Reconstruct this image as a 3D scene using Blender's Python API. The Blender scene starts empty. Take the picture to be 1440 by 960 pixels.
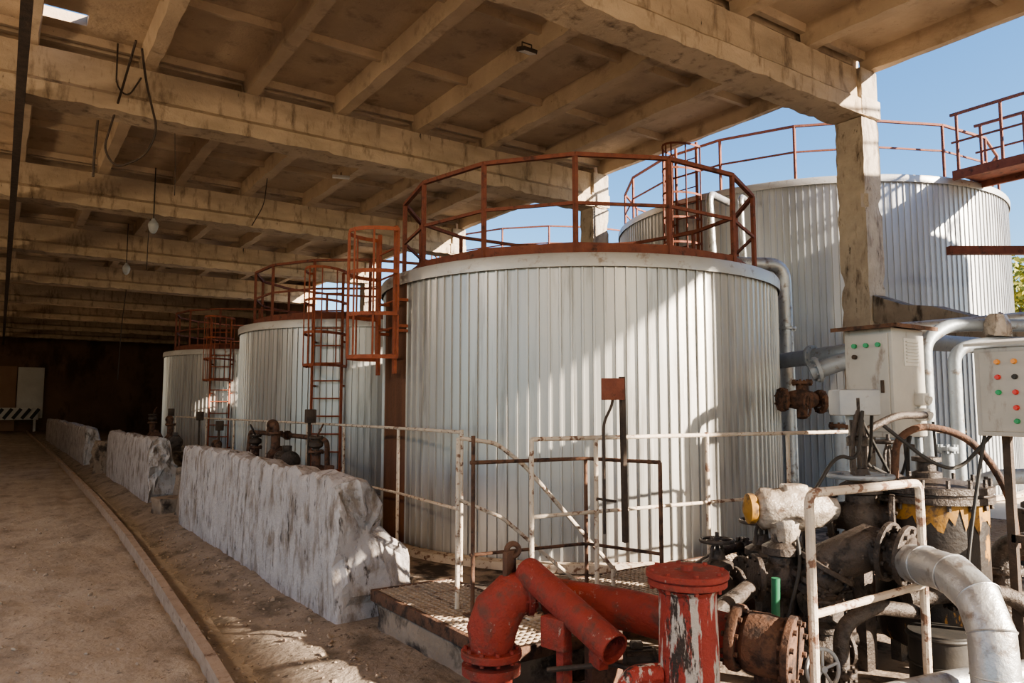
import bpy,bmesh,math,random
from mathutils import Vector as V, Matrix, noise
random.seed(4)
COL=bpy.context.scene.collection
pi=math.pi
# ------------------------------------------------------------------ materials
def mat(name,c1,c2,rough=.8,metal=0.0,scale=3.0,stain=None,thr=.55,soft=.12,sscale=(2,2,2),bump=.2,bscale=25,stain2=None,thr2=.6,s2scale=(6,6,6),soft2=.08):
    m=bpy.data.materials.new(name);m.use_nodes=True;nt=m.node_tree;N=nt.nodes;L=nt.links
    bs=N['Principled BSDF'];tc=N.new('ShaderNodeTexCoord')
    def nz(sc,det=8,r=.6):
        mp=N.new('ShaderNodeMapping');mp.inputs['Scale'].default_value=sc;L.new(tc.outputs['Object'],mp.inputs[0])
        n=N.new('ShaderNodeTexNoise');n.inputs['Scale'].default_value=1;n.inputs['Detail'].default_value=det;n.inputs['Roughness'].default_value=r
        L.new(mp.outputs[0],n.inputs['Vector']);return n.outputs['Fac']
    def rmp(fac,a,b):
        r=N.new('ShaderNodeMapRange');r.inputs[1].default_value=a;r.inputs[2].default_value=b;L.new(fac,r.inputs[0]);return r.outputs[0]
    def mix(f,a,b):
        x=N.new('ShaderNodeMix');x.data_type='RGBA';L.new(f,x.inputs['Factor'])
        for s,k in ((a,'A'),(b,'B')):
            i=[q for q in x.inputs if q.name==k and q.type=='RGBA'][0]
            if isinstance(s,tuple): i.default_value=(*s,1)
            else: L.new(s,i)
        return [o for o in x.outputs if o.type=='RGBA'][0]
    s3=(scale,)*3 if not isinstance(scale,tuple) else scale
    col=mix(rmp(nz(s3),.32,.68),c1,c2)
    if stain: col=mix(rmp(nz(sscale,10,.65),thr,thr+soft),col,stain)
    if stain2: col=mix(rmp(nz(s2scale,10,.7),thr2,thr2+soft2),col,stain2)
    L.new(col,bs.inputs['Base Color']);bs.inputs['Metallic'].default_value=metal
    rr=N.new('ShaderNodeMapRange');rr.inputs[3].default_value=max(0.05,rough-.12);rr.inputs[4].default_value=min(1,rough+.12)
    L.new(nz(tuple(q*2 for q in s3)),rr.inputs[0]);L.new(rr.outputs[0],bs.inputs['Roughness'])
    if bump:
        b=N.new('ShaderNodeBump');b.inputs['Strength'].default_value=bump;b.inputs['Distance'].default_value=.02
        L.new(nz((bscale,)*3,6),b.inputs['Height']);L.new(b.outputs[0],bs.inputs['Normal'])
    return m
MC=mat('concrete_beam_m',(.53,.42,.305),(.38,.30,.215),.9,0,(1.2,1.2,3),stain=(.18,.135,.095),thr=.53,soft=.16,sscale=(5,5,1.4),stain2=(.04,.03,.022),thr2=.64,s2scale=(12,12,2.2),soft2=.06,bump=1.0,bscale=12)
MCE=mat('ceiling_m',(.58,.46,.33),(.43,.33,.235),.92,0,1.0,stain=(.22,.16,.11),thr=.54,soft=.22,sscale=(1.9,1.9,1.9),stain2=(.10,.072,.05),thr2=.64,s2scale=(13,13,13),soft2=.12,bump=.8,bscale=14)
MCOL=mat('column_m',(.50,.43,.345),(.38,.32,.26),.9,0,4,stain=(.19,.15,.12),thr=.53,soft=.14,sscale=(7,7,1.8),stain2=(.06,.046,.036),thr2=.60,s2scale=(16,16,5),soft2=.08,bump=1.0,bscale=16)
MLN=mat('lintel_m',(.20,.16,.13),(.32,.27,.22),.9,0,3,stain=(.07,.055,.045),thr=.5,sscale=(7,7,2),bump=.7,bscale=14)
MW=mat('whitewashed_m',(.37,.345,.34),(.50,.47,.465),.92,0,3.0,stain=(.22,.18,.15),thr=.49,soft=.16,sscale=(8,8,3),stain2=(.05,.038,.03),thr2=.56,s2scale=(15,15,4),soft2=.10,bump=1.0,bscale=22)
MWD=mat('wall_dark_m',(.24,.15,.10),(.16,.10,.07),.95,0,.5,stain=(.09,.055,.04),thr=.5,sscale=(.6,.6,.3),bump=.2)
MF=mat('dirt_m',(.30,.245,.195),(.42,.355,.29),.95,0,1.1,stain=(.21,.17,.135),thr=.50,soft=.18,sscale=(2.6,1.3,2),stain2=(.13,.10,.08),thr2=.585,s2scale=(18,18,18),bump=1.0,bscale=18)
MF2=mat('dark_dirt_m',(.22,.18,.145),(.33,.275,.225),.95,0,1.6,stain=(.13,.105,.082),thr=.49,soft=.16,sscale=(3.5,2,2),stain2=(.08,.062,.05),thr2=.57,s2scale=(18,18,18),bump=1.0,bscale=22)
MG=mat('outside_ground_m',(.62,.50,.35),(.70,.58,.43),.95,0,.6,bump=.3)
MSL=mat('stained_slab_m',(.22,.17,.13),(.34,.27,.21),.9,0,2,stain=(.045,.034,.028),thr=.48,soft=.12,sscale=(3,3,3),bump=.7)
MT=mat('galvanised_sheet_m',(.38,.37,.355),(.50,.49,.47),.38,.5,(4,4,.25),stain=(.26,.245,.225),thr=.54,soft=.14,sscale=(9,9,.5),stain2=(.58,.57,.54),thr2=.62,s2scale=(14,14,.8),bump=.06,bscale=8)
MTB=mat('galvanised_outdoor_m',(.40,.415,.43),(.50,.515,.53),.42,.4,(3,3,.2),stain=(.32,.32,.32),thr=.58,soft=.12,sscale=(7,7,.3),bump=.05,bscale=8)
MRIM=mat('rim_m',(.38,.37,.35),(.48,.47,.445),.45,.4,2,stain=(.26,.21,.17),thr=.57,sscale=(8,8,8),bump=.15)
MRS=mat('rusty_sheet_m',(.10,.045,.026),(.17,.078,.043),.75,.2,(8,8,.6),bump=.3)
MR=mat('rust_red_m',(.155,.05,.032),(.22,.078,.047),.8,.1,12,stain=(.07,.03,.02),thr=.55,sscale=(9,9,9),bump=.3,bscale=60)
MO=mat('rust_orange_m',(.34,.105,.053),(.24,.07,.038),.8,.1,12,stain=(.12,.045,.028),thr=.58,sscale=(9,9,9),bump=.3,bscale=60)
MCR=mat('cream_paint_m',(.46,.385,.305),(.58,.50,.41),.7,0,9,stain=(.18,.10,.065),thr=.54,soft=.06,sscale=(16,16,16),bump=.3,bscale=60)
MDK=mat('dark_steel_m',(.05,.038,.032),(.11,.08,.06),.75,.3,10,bump=.4,bscale=50)
MRED=mat('red_paint_m',(.33,.052,.033),(.25,.042,.03),.78,0,5,stain=(.15,.055,.04),thr=.50,soft=.14,sscale=(9,9,9),stain2=(.34,.23,.19),thr2=.62,s2scale=(22,22,12),soft2=.03,bump=.7,bscale=40)
MRW=mat('red_white_drips_m',(.34,.045,.03),(.25,.036,.025),.7,0,7,stain=(.46,.40,.35),thr=.51,soft=.03,sscale=(20,20,3.5),stain2=(.045,.03,.024),thr2=.535,s2scale=(16,16,4),soft2=.04,bump=.7,bscale=40)
MBR=mat('rust_brown_m',(.10,.053,.036),(.16,.085,.052),.85,.1,9,stain=(.045,.028,.022),thr=.48,sscale=(12,12,12),bump=.6,bscale=40)
MRL=mat('dusty_rail_m',(.34,.265,.20),(.44,.36,.28),.9,.0,6,stain=(.20,.13,.09),thr=.56,sscale=(9,9,9),bump=.5,bscale=40)
MRT=mat('track_steel_m',(.29,.215,.165),(.40,.315,.25),.85,.1,6,stain=(.14,.085,.06),thr=.56,sscale=(9,9,9),bump=.5,bscale=40)
MCI=mat('cast_iron_m',(.055,.044,.038),(.10,.08,.067),.5,.3,9,stain=(.025,.02,.017),thr=.52,sscale=(12,12,12),stain2=(.24,.20,.175),thr2=.65,s2scale=(10,10,10),bump=.6,bscale=45)
MBL=mat('black_vessel_m',(.018,.015,.014),(.035,.028,.024),.5,0,5,stain=(.36,.18,.035),thr=.60,soft=.03,sscale=(6,6,2.2),bump=.3)
MINS=mat('insulation_m',(.36,.365,.37),(.48,.485,.49),.42,.6,5,stain=(.22,.19,.17),thr=.53,sscale=(9,9,9),bump=.4,bscale=14)
MGP=mat('grey_pipe_m',(.24,.27,.30),(.34,.37,.40),.5,.3,5,stain=(.15,.11,.08),thr=.58,sscale=(9,9,9),bump=.2)
MCAB=mat('cabinet_m',(.36,.345,.315),(.44,.42,.385),.5,0,3,stain=(.22,.185,.155),thr=.55,sscale=(8,8,3),bump=.05)
MPL=mat('plastic_wrap_m',(.38,.33,.28),(.27,.225,.18),.25,0,14,stain=(.14,.10,.075),thr=.53,sscale=(14,14,14),bump=.7,bscale=22)
MY=mat('yellow_paint_m',(.36,.19,.035),(.26,.135,.028),.65,0,12,stain=(.08,.05,.03),thr=.50,sscale=(14,14,14),bump=.2)
MGR=mat('green_m',(.02,.16,.08),(.03,.11,.06),.4,0,8,bump=0)
MGB=mat('green_button_m',(.02,.30,.10),(.02,.22,.08),.3,0,8,bump=0)
MRB=mat('red_button_m',(.6,.04,.03),(.5,.03,.02),.3,0,8,bump=0)
MOB=mat('orange_button_m',(.75,.30,.05),(.65,.25,.04),.3,0,8,bump=0)
MBK=mat('black_rubber_m',(.02,.02,.02),(.04,.035,.03),.6,0,8,bump=.1)
MWP=mat('white_plastic_m',(.62,.60,.55),(.52,.50,.46),.5,0,8,bump=.05)
MBG=mat('grey_box_m',(.30,.32,.34),(.38,.39,.39),.5,0,6,stain=(.22,.18,.15),thr=.6,sscale=(8,8,8),bump=.1)
MLF=mat('foliage_m',(.36,.32,.05),(.17,.20,.04),.8,0,2,bump=0)
MTK=mat('bark_m',(.12,.08,.05),(.18,.12,.08),.9,0,4,bump=.5)
MWD2=mat('gate_white_m',(.75,.75,.72),(.6,.58,.55),.8,0,.8,bump=0)
MWD3=mat('gate_brown_m',(.42,.27,.19),(.34,.21,.15),.8,0,.8,bump=0)
# ------------------------------------------------------------------ geometry
def frame(d):
    d=V(d).normalized();u=V((0,0,1)) if abs(d.z)<.95 else V((1,0,0))
    a=d.cross(u).normalized();return a,a.cross(d).normalized(),d
class B:
    def __init__(s): s.bm=bmesh.new()
    def box(s,c,size,rz=0,bev=0,R=None):
        M=Matrix.Translation(V(c))@(R.to_4x4() if R else Matrix.Rotation(rz,4,'Z'))@Matrix.Diagonal((*size,1))
        r=bmesh.ops.create_cube(s.bm,size=1,matrix=M)
        if bev:
            e=list({e for v in r['verts'] for e in v.link_edges})
            bmesh.ops.bevel(s.bm,geom=e,offset=bev,segments=2,profile=.5,affect='EDGES')
        return s
    def tb(s,x0,x1,y0,y1,z0,z1,tx=0,ty=0):
        vs=[s.bm.verts.new(p) for p in ((x0+tx,y0+ty,z0),(x1-tx,y0+ty,z0),(x1-tx,y1-ty,z0),(x0+tx,y1-ty,z0),(x0,y0,z1),(x1,y0,z1),(x1,y1,z1),(x0,y1,z1))]
        for f in ((0,3,2,1),(4,5,6,7),(0,1,5,4),(1,2,6,5),(2,3,7,6),(3,0,4,7)): s.bm.faces.new([vs[i] for i in f])
        return s
    def bar(s,p0,p1,w,h):
        p0=V(p0);p1=V(p1);a,b,d=frame(p1-p0)
        R=Matrix((a,b,d)).transposed();s.box((p0+p1)/2,(w,h,(p1-p0).length),R=R);return s
    def rings(s,rs,closed=False,caps=True):
        bm=s.bm;rs=[[bm.verts.new(p) for p in r] for r in rs];n=len(rs[0])
        rng=range(len(rs)) if closed else range(len(rs)-1)
        for i in rng:
            A=rs[i];C=rs[(i+1)%len(rs)]
            for j in range(n):
                bm.faces.new((A[j],A[(j+1)%n],C[(j+1)%n],C[j]))
        if caps and not closed:
            bm.faces.new(rs[0][::-1]);bm.faces.new(rs[-1])
        return s
    def lathe(s,o,ax,prof,n=24,caps=True,closed=False):
        a,b,d=frame(ax);o=V(o)
        s.rings([[o+d*h+(a*math.cos(t)+b*math.sin(t))*max(r,.0008) for t in [2*pi*k/n for k in range(n)]] for r,h in prof],caps=caps,closed=closed);return s
    def cyl(s,p0,p1,r,r2=None,n=18,caps=True):
        p0=V(p0);p1=V(p1);return s.lathe(p0,p1-p0,[(r,0),(r if r2 is None else r2,(p1-p0).length)],n,caps)
    def tube(s,pts,r,n=12,fil=0,closed=False,caps=True,k=6):
        P=[V(p) for p in pts]
        if fil:
            Q=[P[0]]
            for i in range(1,len(P)-1):
                A=(P[i-1]-P[i]);C=(P[i+1]-P[i]);f=min(fil,A.length*.49,C.length*.49)
                a=P[i]+A.normalized()*f;c=P[i]+C.normalized()*f
                for j in range(k+1):
                    t=j/k;Q.append(a*(1-t)**2+P[i]*2*t*(1-t)+c*t*t)
            Q.append(P[-1]);P=Q
        m=len(P);rs=[];a=None
        for i in range(m):
            if closed: d=P[(i+1)%m]-P[i-1]
            else: d=P[min(i+1,m-1)]-P[max(i-1,0)]
            d.normalize()
            if a is None: a,b,_=frame(d)
            else: a=(a-d*a.dot(d)).normalized()
            b=a.cross(d).normalized()
            rr=r[i] if isinstance(r,list) else r
            rs.append([P[i]+(a*math.cos(t)+b*math.sin(t))*rr for t in [2*pi*q/n for q in range(n)]])
        s.rings(rs,closed,caps);return s
    def torus(s,c,ax,R,r,n=28,m=8):
        a,b,d=frame(ax);c=V(c);return s.tube([c+(a*math.cos(t)+b*math.sin(t))*R for t in [2*pi*k/n for k in range(n)]],r,m,closed=True)
    def flange(s,c,ax,r,th,nb=8,br=.012):
        a,b,d=frame(ax);c=V(c);s.lathe(c-d*th/2,d,[(r*.97,0),(r,th*.15),(r,th*.85),(r*.97,th)],28)
        for k in range(nb):
            t=2*pi*(k+.5)/nb;p=c+(a*math.cos(t)+b*math.sin(t))*r*.84;s.cyl(p-d*(th/2+br*1.3),p+d*(th/2+br*1.3),br,n=6)
        return s
    def wheel(s,c,ax,R,r,sp=4):
        s.torus(c,ax,R,r);a,b,d=frame(ax);c=V(c)
        for k in range(sp):
            t=2*pi*k/sp+.4;s.cyl(c,c+(a*math.cos(t)+b*math.sin(t))*R,r*.8,n=6)
        s.cyl(c-d*r*1.6,c+d*r*1.6,R*.18,n=12);return s
def props(o,label,cat,group=None,kind=None):
    if label: o['label']=label
    if cat: o['category']=cat
    if group: o['group']=group
    if kind: o['kind']=kind
def thing(name,label,cat,loc,group=None):
    e=bpy.data.objects.new(name,None);e.empty_display_size=.1;e.location=loc;COL.objects.link(e);props(e,label,cat,group);return e
def done(b,name,m,root=None,parent=None,loc=(0,0,0),label=None,cat=None,group=None,kind=None,ang=35):
    off=V(root.location) if root else V(loc)
    bmesh.ops.translate(b.bm,verts=b.bm.verts,vec=-off)
    bmesh.ops.recalc_face_normals(b.bm,faces=b.bm.faces)
    me=bpy.data.meshes.new(name);b.bm.to_mesh(me);b.bm.free()
    for p in me.polygons: p.use_smooth=True
    me.set_sharp_from_angle(angle=math.radians(ang))
    me.materials.append(m);o=bpy.data.objects.new(name,me);COL.objects.link(o)
    if root: o.parent=parent or root
    else: o.location=loc
    props(o,label,cat,group,kind);return o
def fz(p,s,a,seed=0):
    return noise.noise(V(p)*s+V((seed,seed*1.7,3)))*a
# ------------------------------------------------------------------ shell
def gridmesh(xs,ys,zf,xf=None):
    b=B();vs=[]
    for x in xs:
        row=[]
        for y in ys:
            xx=xf(x,y) if xf else x;row.append(b.bm.verts.new((xx,y,zf(xx,y))))
        vs.append(row)
    for i in range(len(xs)-1):
        for j in range(len(ys)-1): b.bm.faces.new((vs[i][j],vs[i+1][j],vs[i+1][j+1],vs[i][j+1]))
    return b
def lin(a,b,s):
    n=max(1,int((b-a)/s));return [a+(b-a)*i/n for i in range(n)]
RP=[(.98,2.6),(1.12,4.8),(1.22,7),(1.33,10),(1.42,14.4),(1.5,24),(1.54,36),(1.56,58)]
def railx(y):
    if y<=2.6: return .98
    for (a,ya),(c,yc) in zip(RP,RP[1:]):
        if y<=yc: return a+(c-a)*(y-ya)/(yc-ya)
    return 1.56
ys=[-26,-10]+lin(1,14,.08)+lin(14,62,1)+[62]
def zb_(x,y): return fz((x,y,0),1.2,.03)+fz((x,y,0),5,.022)+fz((x,y,0),13,.014)
def zf(x,y):
    e=min(1,max(0,(x-1.75)/.35))
    return zb_(x,y)+(.06*e if x<2.9 else 0)-.02
done(gridmesh([-12,-6]+lin(-3,4,.07)+lin(4,11,1)+[11.0],ys,lambda x,y:zf(x,y)-(.05 if railx(y)+.02<x<2.9 else 0)),'floor',MF,kind='structure',ang=80)
def zf2(x,y):
    u=x-railx(y);return zf(x,y)-.065*math.exp(-((u-.2)/.2)**2)+.004
done(gridmesh([k/14 for k in range(15)],ys[2:],zf2,lambda u,y:railx(y)+.02+(2.9-railx(y)-.02)*u),'floor',MF2,kind='structure',ang=80)
done(gridmesh([11,20,40,90],[-60,0,40,120],lambda x,y:-.02),'ground',MG,kind='structure')
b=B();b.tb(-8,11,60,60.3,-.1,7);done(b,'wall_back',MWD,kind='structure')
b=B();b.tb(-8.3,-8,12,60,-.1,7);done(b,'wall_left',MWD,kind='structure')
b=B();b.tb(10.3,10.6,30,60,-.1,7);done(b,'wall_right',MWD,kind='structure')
b=B()
Y0=[-17.95+6*k for k in range(14)]
RX=[10.6-1.5*k for k in range(13)]
for y in Y0[:-1]:
    for i,x in enumerate(RX):
        xl=x-.13 if i else x-.16;xr=x+.13 if i else x+.02;n=24
        rs=[]
        for q in range(n+1):
            yy=y+.05+5.9*q/n;ch=max(0,noise.noise(V((x,yy*1.6,8)))-.25)*.12
            rs.append([V((xl,yy,6.92)),V((xl+.035+fz((x,yy,1),4,.02),yy,6.6+ch+fz((x,yy,5),5,.02))),V((xr-.035+fz((x,yy,9),4,.02),yy,6.6+fz((x,yy,15),5,.02))),V((xr,yy,6.92))])
        b.rings(rs)
    for i in range(12):
        xa=RX[i+1]+.09;xb=RX[i]-.09
        for q in range(4):
            yy=y+q*2.0;w=.07
            b.tb(xa,xb,yy-w+(.1 if q==0 else 0)+(-.1 if q==3 else 0),yy+w+(.1 if q==0 else 0)+(-.1 if q==3 else 0),6.79,6.92,0,.03)
    for i in range(12):
        xa=RX[i+1];xb=RX[i]
        if abs(y-6.05)<.1 and xa<.3<xb:
            b.tb(xa,xb,y,y+5.2,6.9,7.05);b.tb(xa,xb,y+5.55,y+6,6.9,7.05);b.tb(xa,.2,y+5.2,y+5.55,6.9,7.05);b.tb(.75,xb,y+5.2,y+5.55,6.9,7.05)
        elif abs(y-6.05)<.1 and xa<4.6<xb:
            b.tb(xa,xb,y,y+3.7,6.9,7.05);b.tb(xa,xb,y+3.8,y+6,6.9,7.05);b.tb(xa,4.5,y+3.7,y+3.8,6.9,7.05);b.tb(4.6,xb,y+3.7,y+3.8,6.9,7.05)
        else: b.tb(xa,xb,y,y+6,6.9,7.05)
done(b,'ceiling',MCE,kind='structure')
def girder(y):
    b=B()
    prof=[(-.15,6.6),(-.15,6.16),(-.24,6.08),(-.24,5.85),(.24,5.85),(.24,6.08),(.15,6.16),(.15,6.6)]
    n=160;rs=[]
    for i in range(n+1):
        x=-8+18.62*i/n
        ch=max(0,noise.noise(V((x*2.2,y,4)))-.2)*.16
        rs.append([V((x,y+px+fz((x,y,pz),2,.02)+fz((x,y,pz),7,.016),pz+(fz((x,y,px),3,.02)+fz((x,y,px),9,.025)+(ch if px<0 else 0) if pz<6 else 0))) for px,pz in prof])
    b.rings(rs)
    done(b,'roof_beam',MC,loc=(1.3,y,5.85),label='stained tan precast concrete roof beam spanning the shed',cat='concrete beam',group='roof beams')
for y in Y0[1:]: 
    if y<60: girder(y)
def column(y,x=10.4):
    root=thing('concrete_column','weathered square concrete column at the open shed side','column',(x,y,0),'roof columns')
    b=B();hs=[0]+[.1*k for k in range(1,58)]+[5.84];rs=[]
    for z in hs:
        r=[]
        for cx,cy in ((-1,-1),(-.6,-1),(-.2,-1),(.3,-1),(1,-1),(1,-.2),(1,1),(.1,1),(-1,1),(-1,.6),(-1,.2),(-1,-.3),(-1,-.7)):
            chp=max(0,noise.noise(V((cx*3,cy*3+y,z*2.5)))-.15)*.16 if abs(cx)==1 and abs(cy)==1 else 0
            r.append(V((x+cx*(.215-chp)+fz((cx,cy,z),6,.012,y),y+cy*(.215-chp)+fz((cx,cy,z),6,.012,y+3),z)))
        rs.append(r)
    b.rings(rs);done(b,'shaft',MCOL,root,ang=30)
    b=B();b.box((x-.02,y,6.0),(.5,.52,.28),bev=.02);b.box((x+.02,y,6.37),(.42,.44,.46),bev=.02);done(b,'column_head',MCOL,root)
for y in (-11.95,-5.95,.05,6.05,12.05,18.05,24.05): column(y)
root=thing('warehouse_gate','white and brown gate with black striped barrier','gate',(0,59.8,0))
b=B();b.box((-1.2,59.8,2.2),(4.2,.15,4.3),bev=.02);done(b,'gate_leaf',MWD3,root)
b=B();b.box((1.7,59.7,2.6),(1.5,.12,3.4),bev=.02);done(b,'painted_panel',MWD2,root)
b=B();b.box((0,59.0,1.2),(4.4,.1,.8),bev=.02);b.box((-2,59,.4),(.15,.15,.8));b.box((2,59,.4),(.15,.15,.8));done(b,'barrier_board',MWD2,root)
for k in range(9):
    b=B();x=-2+.5*k;R=Matrix.Rotation(.6,3,'Y');b.box((x,58.93,1.2),(.2,.04,.78),R=R);done(b,'barrier_stripe',MBK,root)
def lowwall(x0,y0,y1,h,seed,lab):
    prof=[(0,-.05),(0,.2),(.0,.42),(.005,.62),(.01,.8),(.015,.95),(.02,h-.04),(.045,h),(.16,h+.0),(.26,h-.03),(.32,h-.07),(.355,h*.82),(.38,h*.74),(.40,h*.64),(.44,h*.57),(.52,h*.53),(.60,h*.48),(.62,h*.40),(.62,.2),(.62,-.05)]
    n=int((y1-y0)/.06);b=B();rs=[]
    for i in range(n+1):
        y=y0+(y1-y0)*i/n;r=[];e=max(0,1-(y-y0)/.35)
        hh=1+fz((y,0,0),.5,.06,seed)+fz((y,5,0),2.5,.07,seed)
        for px,pz in prof:
            q=(px,y,pz);z=pz*hh if pz>.5 else pz
            xx=x0+px+fz(q,1.4,.010,seed)+fz(q,7,.010,seed)+fz(q,16,.012,seed)
            yy=y-(e*.03 if pz<.3 else 0)+(fz(q,6,.12,seed) if i==0 else fz(q,4,.02,seed))
            r.append(V((xx,yy,z+(fz(q,9,.035,seed) if pz>.3 else 0)-(e**2*.05*(px<.1 and pz>.9)))))
        rs.append(r)
    c=V((0,0,0))
    for p in rs[0]: c+=p
    c/=len(rs[0])
    pre=[]
    for f in (.1,.2,.3,.4,.5,.6,.7,.8,.9,.96):
        pre.append([V((c.x+(p.x-c.x)*f,p.y*f+(1-f)*c.y+fz(V(((p.x-c.x)*f,seed,(p.z-c.z)*f)),9,.08,seed)+fz(V(((p.x-c.x)*f,seed,(p.z-c.z)*f)),22,.03,seed)-.01,c.z+(p.z-c.z)*f)) for p in rs[0]])
    b.rings(pre+rs);done(b,'low_concrete_wall',MW,loc=(x0+.3,(y0+y1)/2,0),label=lab,cat='concrete wall',group='low walls along the track',ang=30)
lowwall(2.08,5.36,11.0,1.1,1,'thick whitewashed low wall with broken sunlit end')
lowwall(2.1,13.8,19.5,1.08,5,'stained whitewashed low wall in the middle of the row')
lowwall(2.0,23.8,44,1.05,9,'long pale low wall farthest along the track')
for (x,y,sx,sy,sz,m) in ((2.5,11.8,.5,.4,.5,MSL),(2.35,12.4,.7,.5,.25,MSL),(2.3,20.6,.6,.5,.8,MSL),(2.4,22.2,.5,1.2,.5,MSL),(2.6,13.0,.35,.3,.65,MSL),(2.5,5.1,.3,.16,.16,MW)):
    b=B();b.box((x,y,sz/2),(sx,sy,sz),rz=random.random(),bev=.02)
    bmesh.ops.subdivide_edges(b.bm,edges=b.bm.edges[:],cuts=2,use_grid_fill=True)
    for v in b.bm.verts: v.co+=V((fz(v.co,5,.08),fz(v.co,5,.08,4),fz(v.co,5,.05,7) if v.co.z>.1 else 0))*min(1,sz*2)
    done(b,'concrete_rubble',m,loc=(x,y,0),label='broken stained concrete lump by the low walls',cat='rubble',group='rubble blocks',ang=30)
b=B()
for k in range(1500):
    x=random.uniform(-1.5,.85);y=random.uniform(2.5,13);s=random.choice((.006,.008,.01,.016))*random.uniform(.6,1.3)
    if k%2==0:
        y=random.uniform(3.5,11);x=random.choice((1.98-abs(random.gauss(0,.18)),railx(y)+.12+abs(random.gauss(0,.12))))
    z=zf2(x,y) if x>railx(y) else zf(x,y);M=Matrix.Translation((x,y,z+s*.3))@Matrix.Rotation(random.random()*6,4,(random.random(),random.random(),1))@Matrix.Diagonal((s,s*1.3,s*.7,1))
    bmesh.ops.create_icosphere(b.bm,subdivisions=1,radius=1,matrix=M)
done(b,'gravel',MRL,loc=(1,6,0),label='loose gravel and crumbs scattered over the dirt floor',cat='gravel',kind='stuff')
b=B();rs=[]
for x,y in RP:
    rs.append([V((x+a,y,z)) for a,z in ((-.05,-.10),(-.05,-.06),(-.015,-.05),(-.015,.075),(-.034,.085),(-.034,.125),(.034,.125),(.034,.085),(.015,.075),(.015,-.05),(.05,-.06),(.05,-.10))])
b.rings(rs);done(b,'track_rail',MRT,loc=(1.2,8,0),label='dusty rust-brown steel rail set in the dirt floor',cat='rail')
b=B();b.box((6.6,11.5,.04),(7.2,23,.2),bev=.02);done(b,'tank_foundation',MSL,loc=(6.6,11.5,0),label='stained concrete slab under the tanks',cat='foundation')
b=B();b.box((4.6,1.2,.03),(4.9,4.2,.16),bev=.02);done(b,'equipment_slab',MSL,loc=(4.6,1.2,0),label='oil stained concrete slab under pumps and pipes',cat='foundation')
def deck(x0,x1,y0,y1,z,lab,zb=.142,block=False):
    root=thing('grating_platform',lab,'platform',((x0+x1)/2,(y0+y1)/2,zb),'steel grating platforms')
    b=B()
    for a in lin(x0,x1,.045): b.box((a,(y0+y1)/2,z-.014),(.009,y1-y0,.026))
    for a in lin(y0,y1,.045): b.box(((x0+x1)/2,a,z-.008),(x1-x0,.010,.016))
    done(b,'grating',MRL,root)
    b=B()
    for y in (y0,y1): b.box(((x0+x1)/2,y,z-.04),(x1-x0+.04,.04,.08),bev=.006)
    for x in (x0,x1): b.box((x,(y0+y1)/2,z-.04),(.04,y1-y0,.08),bev=.006)
    for k in range(1,4): b.box((x0+(x1-x0)*k/4,(y0+y1)/2,z-.055),(.05,y1-y0,.05))
    done(b,'support_frame',MBR,root)
    if block:
        b=B();b.box(((x0+x1)/2,(y0+y1)/2,(zb+z-.09)/2),(x1-x0-.02,y1-y0-.04,z-.09-zb),bev=.01)
        bmesh.ops.subdivide_edges(b.bm,edges=b.bm.edges[:],cuts=4,use_grid_fill=True)
        for v in b.bm.verts:
            if v.co.z<z-.12: v.co+=V((fz(v.co,6,.05),fz(v.co,6,.05,4),0))
        done(b,'concrete_plinth',MSL,root)
    else:
        for x in (x0+.1,(x0+x1)/2,x1-.1):
            for y in (y0+.06,y1-.06):
                b=B();b.box((x,y,(zb+z-.08)/2),(.07,.07,z-.08-zb));done(b,'support_leg',MBR,root)
deck(3.02,6.4,3.38,4.5,.32,'rusty steel grating walkway beside the big tank')
deck(2.29,2.92,3.45,5.1,.30,'rusty grating step at the end of the low wall',zb=.0,block=True)
deck(7.6,9.6,2.9,4.2,.32,'steel grating platform near the column')
# ------------------------------------------------------------------ tanks
def ring_rail(root,cx,cy,R,z,N,ph,m,h=1.0,t=.04,toe=True,mid=True):
    P=[V((cx+R*math.cos(ph+2*pi*k/N),cy+R*math.sin(ph+2*pi*k/N),z)) for k in range(N)]
    b=B();U=V((0,0,1))
    for k in range(N):
        p=P[k];q=P[(k+1)%N]
        b.bar(p+U*h,q+U*h,t*1.1,t)
        if mid: b.bar(p+U*h*.52,q+U*h*.52,t*.6,t*.8)
        if toe: b.bar(p+U*.07,q+U*.07,.012,.13)
    rail=done(b,'guard_railing',m,root)
    for k in range(N):
        b=B();b.bar(P[k]-U*.05,P[k]+U*h,t,t);done(b,'railing_post',m,root,parent=rail)
def ladder(root,cx,cy,R,ang,z0,z1,c0,c1,m,w=.24,dep=.62):
    o=V((math.cos(ang),math.sin(ang),0));t=V((-o.y,o.x,0));W=V((cx,cy,0))+o*(R+.14)
    b=B();U=V((0,0,1))
    for s in (-1,1): b.bar(W+t*s*w+U*z0,W+t*s*w+U*z1,.05,.03)
    z=z0+.2
    while z<z1-.05: b.cyl(W-t*w+U*z,W+t*w+U*z,.012,n=8);z+=.28
    for z in (z0+.5,(z0+z1)/2,z1-1.1):
        for s in (-1,1): b.bar(W+t*s*w+U*z,W+t*s*w-o*.14+U*z,.03,.03)
    lad=done(b,'ladder',m,root)
    b=B();n=10
    def hp(th,z): return W+t*math.cos(th)*(w+.08)+o*math.sin(th)*dep+U*z
    k=max(2,round((c1-c0)/.5));
    for i in range(k+1):
        z=c0+(c1-c0)*i/k
        for j in range(n): b.bar(hp(pi*j/n,z),hp(pi*(j+1)/n,z),.008,.04)
        for s in (-1,1): b.bar(W+t*s*w+U*z,hp(0 if s>0 else pi,z),.02,.03)
    for j in (0,2,4,5,6,8,10): b.bar(hp(pi*j/n,c0),hp(pi*j/n,c1),.03,.01)
    done(b,'safety_cage',m,root,parent=lad)
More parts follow.
